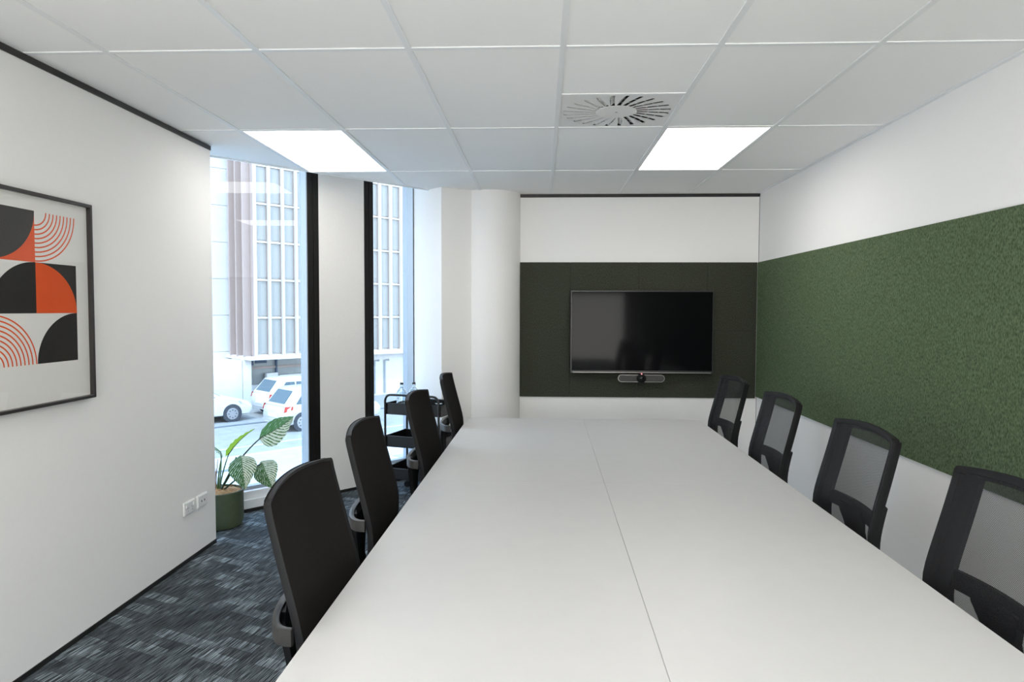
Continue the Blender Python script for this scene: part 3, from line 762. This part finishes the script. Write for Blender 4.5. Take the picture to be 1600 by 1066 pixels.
# ------------------------------------------------------------------ potted plant
PC = Vector((-2.195, 4.645, 0))
def plant():
    t = thing('potted_plant', 'philodendron with white-veined leaves in an olive green pot', 'plant', PC)
    r = .158; h = .250
    MB().lathe([(.001, 0), (r-.03, .0), (r-.012, .010), (r-.002, .035), (r, .06), (r, h-.004), (r-.004, h), (r-.010, h), (r-.012, h-.03), (.001, h-.03)], 56).build('pot', 'pot_green', t, True)
    mb = MB(); rows = []
    for i in range(7):
        rr = (r-.013)*i/6; rows.append([Vector((rr*math.cos(2*math.pi*k/28), rr*math.sin(2*math.pi*k/28), h-.012 + .018*(1-(i/6)**2) + random.uniform(-.004, .004))) for k in range(29)])
    for row in rows: row[-1] = row[0].copy()
    mb.quadstrip(rows).build('coir_top', 'coir', t, True)
    mb = MB()
    for k in range(46):
        a = random.uniform(0, 6.28); rr = random.uniform(.03, r-.012); a2 = a + random.uniform(-.6, .6)
        p = Vector((rr*math.cos(a), rr*math.sin(a), h-.006)); q = p + Vector((.05*math.cos(a2), .05*math.sin(a2), random.uniform(.0, .022)))
        q.xy = q.xy.normalized()*min(q.xy.length, r-.016)
        mb.tube([p, (p+q)/2+Vector((0, 0, .008)), q], .0013, 4)
    tag(mb.build('coir_fibres', 'coir', t), 'loose orange coir fibres', kind='stuff')
    L = lambda x, y, z: Vector((x, y, z)) - PC
    def leaf(base, tip, side, width, m, curl=.15, droop=.02, front=.42, fold=.25):
        """blade from base to tip; side = direction of the blade's right half; fold lifts both halves off the midrib"""
        ax = tip-base; ln = ax.length; ax.normalize(); sd_ = (side - ax*side.dot(ax)).normalized(); nm = ax.cross(sd_)
        me_ = MB(); nu, nv = 18, 12; rows = []
        for i in range(nu+1):
            u = i/nu; w = width*(math.sin(math.pi*min(1, u**.62))**.8)*(1-.35*u) * 1.12 + .001
            if u < .06: w *= .6 + .4*u/.06
            row = []
            for j in range(nv+1):
                v = -1+2*j/nv
                back = -.10*ln*(1-u)**6*abs(v)**1.3       # lobes at the stalk
                p = base + ax*(u*ln + back) + sd_*(v*w) + nm*(fold*abs(v)*w - droop*math.sin(math.pi*u)*0 - curl*ln*(u-.5)**2)
                p += nm*.004*math.sin(u*40+abs(v)*3)*abs(v)
                row.append(p)
            rows.append(row)
        me_.quadstrip(rows); me = me_.mesh('leaf', m, True)
        uvl = me.uv_layers.new(name='UVMap'); n1 = nv+1
        for lp in me.loops: uvl.data[lp.index].uv = ((lp.vertex_index // n1)/nu, (lp.vertex_index % n1)/nv)
        o = link('leaf', me, t)
        mb = MB(); mb.tube([base + ax*(u*ln) + nm*(-curl*ln*(u-.5)**2 + .0005) for u in (0, .25, .5, .75, .97)], [.004, .0035, .0028, .002, .001], 6).build('midrib', 'stem_green', o, True)
        return base - nm*(curl*ln*.25)
    # big raised leaf, half with the painted window shine towards the viewer
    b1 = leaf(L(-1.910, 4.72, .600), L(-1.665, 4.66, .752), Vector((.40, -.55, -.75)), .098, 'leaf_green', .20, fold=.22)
    b2 = leaf(L(-2.160, 4.70, .492), L(-1.985, 4.74, .668), Vector((.25, .9, .1)), .036, 'leaf_lime', .25, fold=.5)
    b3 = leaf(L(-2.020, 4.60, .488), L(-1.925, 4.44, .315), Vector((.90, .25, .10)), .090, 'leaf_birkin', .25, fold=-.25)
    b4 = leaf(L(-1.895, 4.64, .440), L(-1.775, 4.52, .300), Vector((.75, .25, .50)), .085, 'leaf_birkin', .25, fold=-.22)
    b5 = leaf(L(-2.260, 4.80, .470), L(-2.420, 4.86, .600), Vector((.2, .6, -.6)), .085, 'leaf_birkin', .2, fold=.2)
    def stem(a, b, bend, m='stem_green', r=.006):
        a = Vector(a); b = Vector(b); mid = (a+b)/2 + Vector(bend); pts = []
        for k in range(9): s = k/8; pts.append(a*(1-s)**2 + mid*2*s*(1-s) + b*s*s)
        MB().tube(pts, [r*(1-.45*k/8) for k in range(9)], 8).build('stem', m, t, True)
    z = h-.006
    stem((.010, .0, z), b1, (-.02, 0, .05), 'stem_dark', .007); stem((.0, .01, z), b2, (-.02, 0, -.02))
    stem((.02, -.01, z), b3, (.0, 0, .06), 'stem_dark'); stem((.03, .0, z), b4, (.02, 0, .05), 'stem_dark'); stem((-.01, .01, z), b5, (.02, 0, .02))
    stem((-.005, -.01, z), (.035, -.02, .49), (-.012, 0, 0)); stem((.0, .02, z), (.11, .03, .47), (.04, 0, .02), 'stem_green', .009)
    for (dx, dy, dx2, zt) in ((-.045, -.02, -.035, .505), (-.025, .01, -.008, .46), (-.012, -.03, -.003, .40)):
        MB().tube([(dx, dy, z-.01), ((dx+dx2)/2-.004, dy, (z+zt)/2), (dx2, dy, zt)], [.004, .003, .0015], 6).build('dry_stalk', 'stick_brown', t, True)
plant()

# ------------------------------------------------------------------ street outside
ZG = -2.80
def outside():
    g = MB().box(-70, 90, .9, 90, ZG-.3, ZG, M=FM).build('ground_street', 'asphalt'); struct(g, 'pale grey street and car park surface')
    f = MB().box(-60, 80, 11.6, 14.4, ZG, ZG+.10, M=FM).build('ground_footpath', 'footpath'); struct(f, 'light footpath along the street')
    MB().box(-60, 80, 14.4, 14.6, ZG, ZG+.12, .02, M=FM).build('kerb', 'kerb', f)
    MB().box(-60, 80, 14.6, 14.85, ZG, ZG+.012, M=FM).build('gutter', 'gutter', f)
    MB().box(-60, 80, 16.2, 16.32, ZG, ZG+.006, M=FM).build('painted_line', 'kerb', g)
    MB().box(-60, 80, 20.3, 20.5, ZG, ZG+.02, M=FM).build('channel', 'gutter', g)
    D = 24.0; S0 = 11.15; b = .632; nb = 22; z0 = -.52; pitch = 1.632; nr = 7
    t = thing('office_building', 'pale office block with close vertical fins across the street', 'building', fac(S0, D, ZG), _a)
    # local axes of the block: x along the street, y away from it, z above the street
    zz = z0-ZG
    def part(x0, x1, y0, y1, a0, a1, name, m, par=t, bev=0.): return MB().box(x0, x1, y0, y1, a0, a1, bev).build(name, m, par)
    part(.0, nb*b, .24, 9, zz+.02, zz+nr*pitch, 'upper_wall', 'fin_white')
    fin = MB().box(-.042, .042, -.06, .10, 0, nr*pitch, .006, 1).mesh('fin', 'fin_white')
    fbk = MB().box(-.055, .055, .10, .24, 0, nr*pitch).mesh('fin_web', 'fin_beige')
    for i in range(nb+1):
        o = link('fin', fin, t); o.location = (i*b, .0, zz-.05); q = link('fin_web', fbk, o)
    pane = MB().box(.06, b-.06, .17, .20, .10, pitch-.05).mesh('window_pane', 'ext_pane')
    tran = MB().box(.055, b-.055, .11, .24, -.035, .035).mesh('transom', 'fin_white')
    for i in range(nb):
        for j in range(nr):
            o = link('window_pane', pane, t); o.location = (i*b, 0, zz+j*pitch)
            o = link('transom', tran, t); o.location = (i*b, 0, zz+j*pitch)
    # finned side of the block
    part(-.02, .06, .26, 2.4, zz, zz+nr*pitch, 'side_wall', 'fin_beige')
    fs = MB().box(-.34, -.02, -.05, .05, 0, nr*pitch, .006, 1).mesh('side_fin', 'fin_beige')
    for k in range(3): o = link('side_fin', fs, t); o.location = (0, .5+k*.7, zz-.05)
    part(-.3, nb*b, -.06, 9, zz-.18, zz-.02, 'soffit', 'fin_white')
    # street level: white walls, a glazed bay and its posts
    part(-.36, .02, .55, .8, 0, zz-.18, 'base_wall', 'ext_white')
    part(5.6, nb*b, .55, .8, 0, zz-.18, 'base_wall', 'ext_white')
    for x0, x1 in ((.04, 1.44), (1.52, 3.5), (3.58, 5.58)):
        part(x0, x1, 1.3, 1.34, .9, zz-.18, 'base_glazing', 'ext_glazing'); part(x0, x1, 1.2, 1.4, 0, .9, 'base_spandrel', 'ext_white')
    part(.0, 5.6, 1.2, 1.3, 1.62, 1.72, 'rail', 'fin_beige')
    for x in (1.48, 3.54): part(x-.035, x+.035, 1.15, 1.3, 0, zz-.18, 'post', 'ext_sign')
    part(.12, .44, 1.26, 1.29, 1.78, 2.08, 'notice_board', 'ext_sign'); part(.52, 1.06, 1.26, 1.29, 1.86, 2.08, 'notice_board', 'ext_sign')
    part(.9, 1.44, .95, 1.15, .7, 1.42, 'low_wall', 'ext_white'); part(1.56, 3.4, .95, 1.15, .5, 1.3, 'low_wall', 'ext_white')
    for x in (6.3, 6.9):
        MB().tube([(x, .50, .1), (x, .50, 1.75), (x+.25, .50, 1.75)], .05, 8).build('downpipe', 'ext_pipe', t, True)
    part(5.95, 6.22, .40, .55, .9, 1.5, 'meter_box', 'ext_pipe')
    # plain white neighbour on the left, clad in big panels
    w = thing('neighbour_building', 'plain white clad building at the left of the window view', 'building', fac(S0-.03, D+2.42, ZG), _a)
    MB().box(-16, .0, .06, 8, 0, 16).build('core_wall', 'ext_white', w)
    MB().box(-9, -.35, -1.85, .0, 0, zz-.2).build('base_wall', 'ext_white', w)
    for i in range(6):
        for j in range(8):
            MB().box(-15.9+i*2.65, -15.9+i*2.65+2.63, 0, .06, j*1.63+.01+.75, (j+1)*1.63-.01+.75).build('cladding_panel', 'ext_white', w)
outside()

def car(label, s_rear, off_near, body, yaw=0., length=4.05):
    """hatchback; local x runs forward, y to its left (away from our window), z up; origin under the rear near corner"""
    p = fac(s_rear, off_near, ZG); t = thing('parked_car', label, 'car', p, _a+yaw, 'cars parked across the street')
    Wd = 1.70; Lh = length
    low = [(.02, .34), (.0, .52), (.05, .82), (.16, .93), (1.2, .95), (2.75, .95), (3.45, .87), (3.88, .74), (Lh-.02, .56), (Lh, .36), (Lh-.12, .24), (.15, .24)]
    def lerp_in(poly, k): cx = Lh/2; cz = .6; return [(cx+(x-cx)*(1-k*.06), cz+(z-cz)*(1-k*.10)) for x, z in poly]
    rg = [[Vector((x, y, z)) for x, z in lerp_in(low, k)] for y, k in ((.0, 1.2), (.05, .35), (.12, 0), (Wd-.12, 0), (Wd-.05, .35), (Wd, 1.2))]
    MB().rings(rg).build('body', body, t, True)
    cab_b = [(.12, .92), (3.05, .92)]; roof = [(.55, 1.44), (.78, 1.49), (1.7, 1.50), (2.05, 1.45)]
    prof = [(.10, .90)] + roof + [(2.98, .90)]
    rg = []
    for y, k in ((.06, 0.), (.12, .5), (.24, 1.0), (Wd-.24, 1.0), (Wd-.12, .5), (Wd-.06, 0.)):
        rg.append([Vector((x, y, .90 + (z-.90)*(0.02 if k == 0 else (.86 if k == .5 else 1)))) for x, z in prof])
    MB().rings(rg).build('cabin', body, t, True)
    def quad(pts, name, m, par=t):
        mb = MB(); mb.bm.faces.new([mb.bm.verts.new(Vector(q)) for q in pts]); o = mb.build(name, m, par)
        so_ = o.modifiers.new('thick', 'SOLIDIFY'); so_.thickness = .012; so_.offset = 0; return o
    # rear screen, side glass, windscreen
    quad([(.155, .26, .985), (.155, Wd-.26, .985), (.50, Wd-.32, 1.405), (.50, .32, 1.405)], 'rear_window', 'car_glass')
    quad([(2.88, .26, .975), (2.88, Wd-.26, .975), (2.10, Wd-.32, 1.42), (2.10, .32, 1.42)], 'windscreen', 'car_glass')
    for a, sg in ((.0, 1), (Wd, -1)):
        y0, y1 = a+sg*.058, a+sg*.112
        for x0, x1, x2, x3 in ((.50, 1.18, 1.18, .80), (1.24, 1.92, 1.90, 1.24), (1.98, 2.62, 2.10, 1.96)):
            quad([(x0, y0, .955), (x1, y0, .955), (x2, y1, 1.345), (x3, y1, 1.345)], 'side_window', 'car_glass')
        quad([(.02, a+sg*.045, .70), (.34, a-sg*.006, .78), (.36, a-sg*.004, .90), (.08, a+sg*.05, .90)], 'tail_light', 'tail_red')
        quad([(3.95, a+sg*.06, .60), (3.55, a-sg*.006, .66), (3.45, a-sg*.004, .80), (3.80, a+sg*.06, .74)], 'headlight', 'rim')
    quad([(-.006, .55, .50), (-.006, Wd-.55, .50), (.012, Wd-.55, .62), (.012, .55, .62)], 'number_plate', 'plate')
    MB().box(.04, .16, .12, Wd-.12, .24, .40, .02).build('rear_bumper', 'car_silver', t)
    R = Matrix.Rotation(math.pi/2, 4, 'X')
    for x in (.72, 3.22):
        for y, sg in ((.095, 1), (Wd-.095, -1)):
            MB().lathe([(.36, -.005), (.36, .104)], 28, (x, y if sg > 0 else y+.099, .32), R).build('wheel_arch', 'tyre', t)
            wl = MB().lathe([(.001, -.10), (.26, -.10), (.31, -.08), (.31, .08), (.27, .10), (.001, .10)], 28, (x, y, .31), R).build('wheel', 'tyre', t, True)
            fy = y - sg*.104
            MB().lathe([(.001, -.008), (.215, -.004), (.22, .0), (.215, .006), (.001, .008)], 28, (x, fy, .31), R).build('rim', 'rim', wl, True)
            mb = MB()
            for k in range(8):
                a = 2*math.pi*k/8; mb.lathe([(.001, -.011), (.026, -.011), (.026, .011), (.001, .011)], 8, (x+.145*math.cos(a), fy, .31+.145*math.sin(a)), R)
            mb.build('rim_openings', 'tyre', wl)
car('white car whose front wheel shows at the left of the window', 8.94-3.22, 21.3, 'car_white')
car('white hatchback parked farther back, rear end showing', 10.4, 21.35, 'car_white')
car('silver white hatchback with red tail light above the big leaf', 9.15, 17.6, 'car_silver')
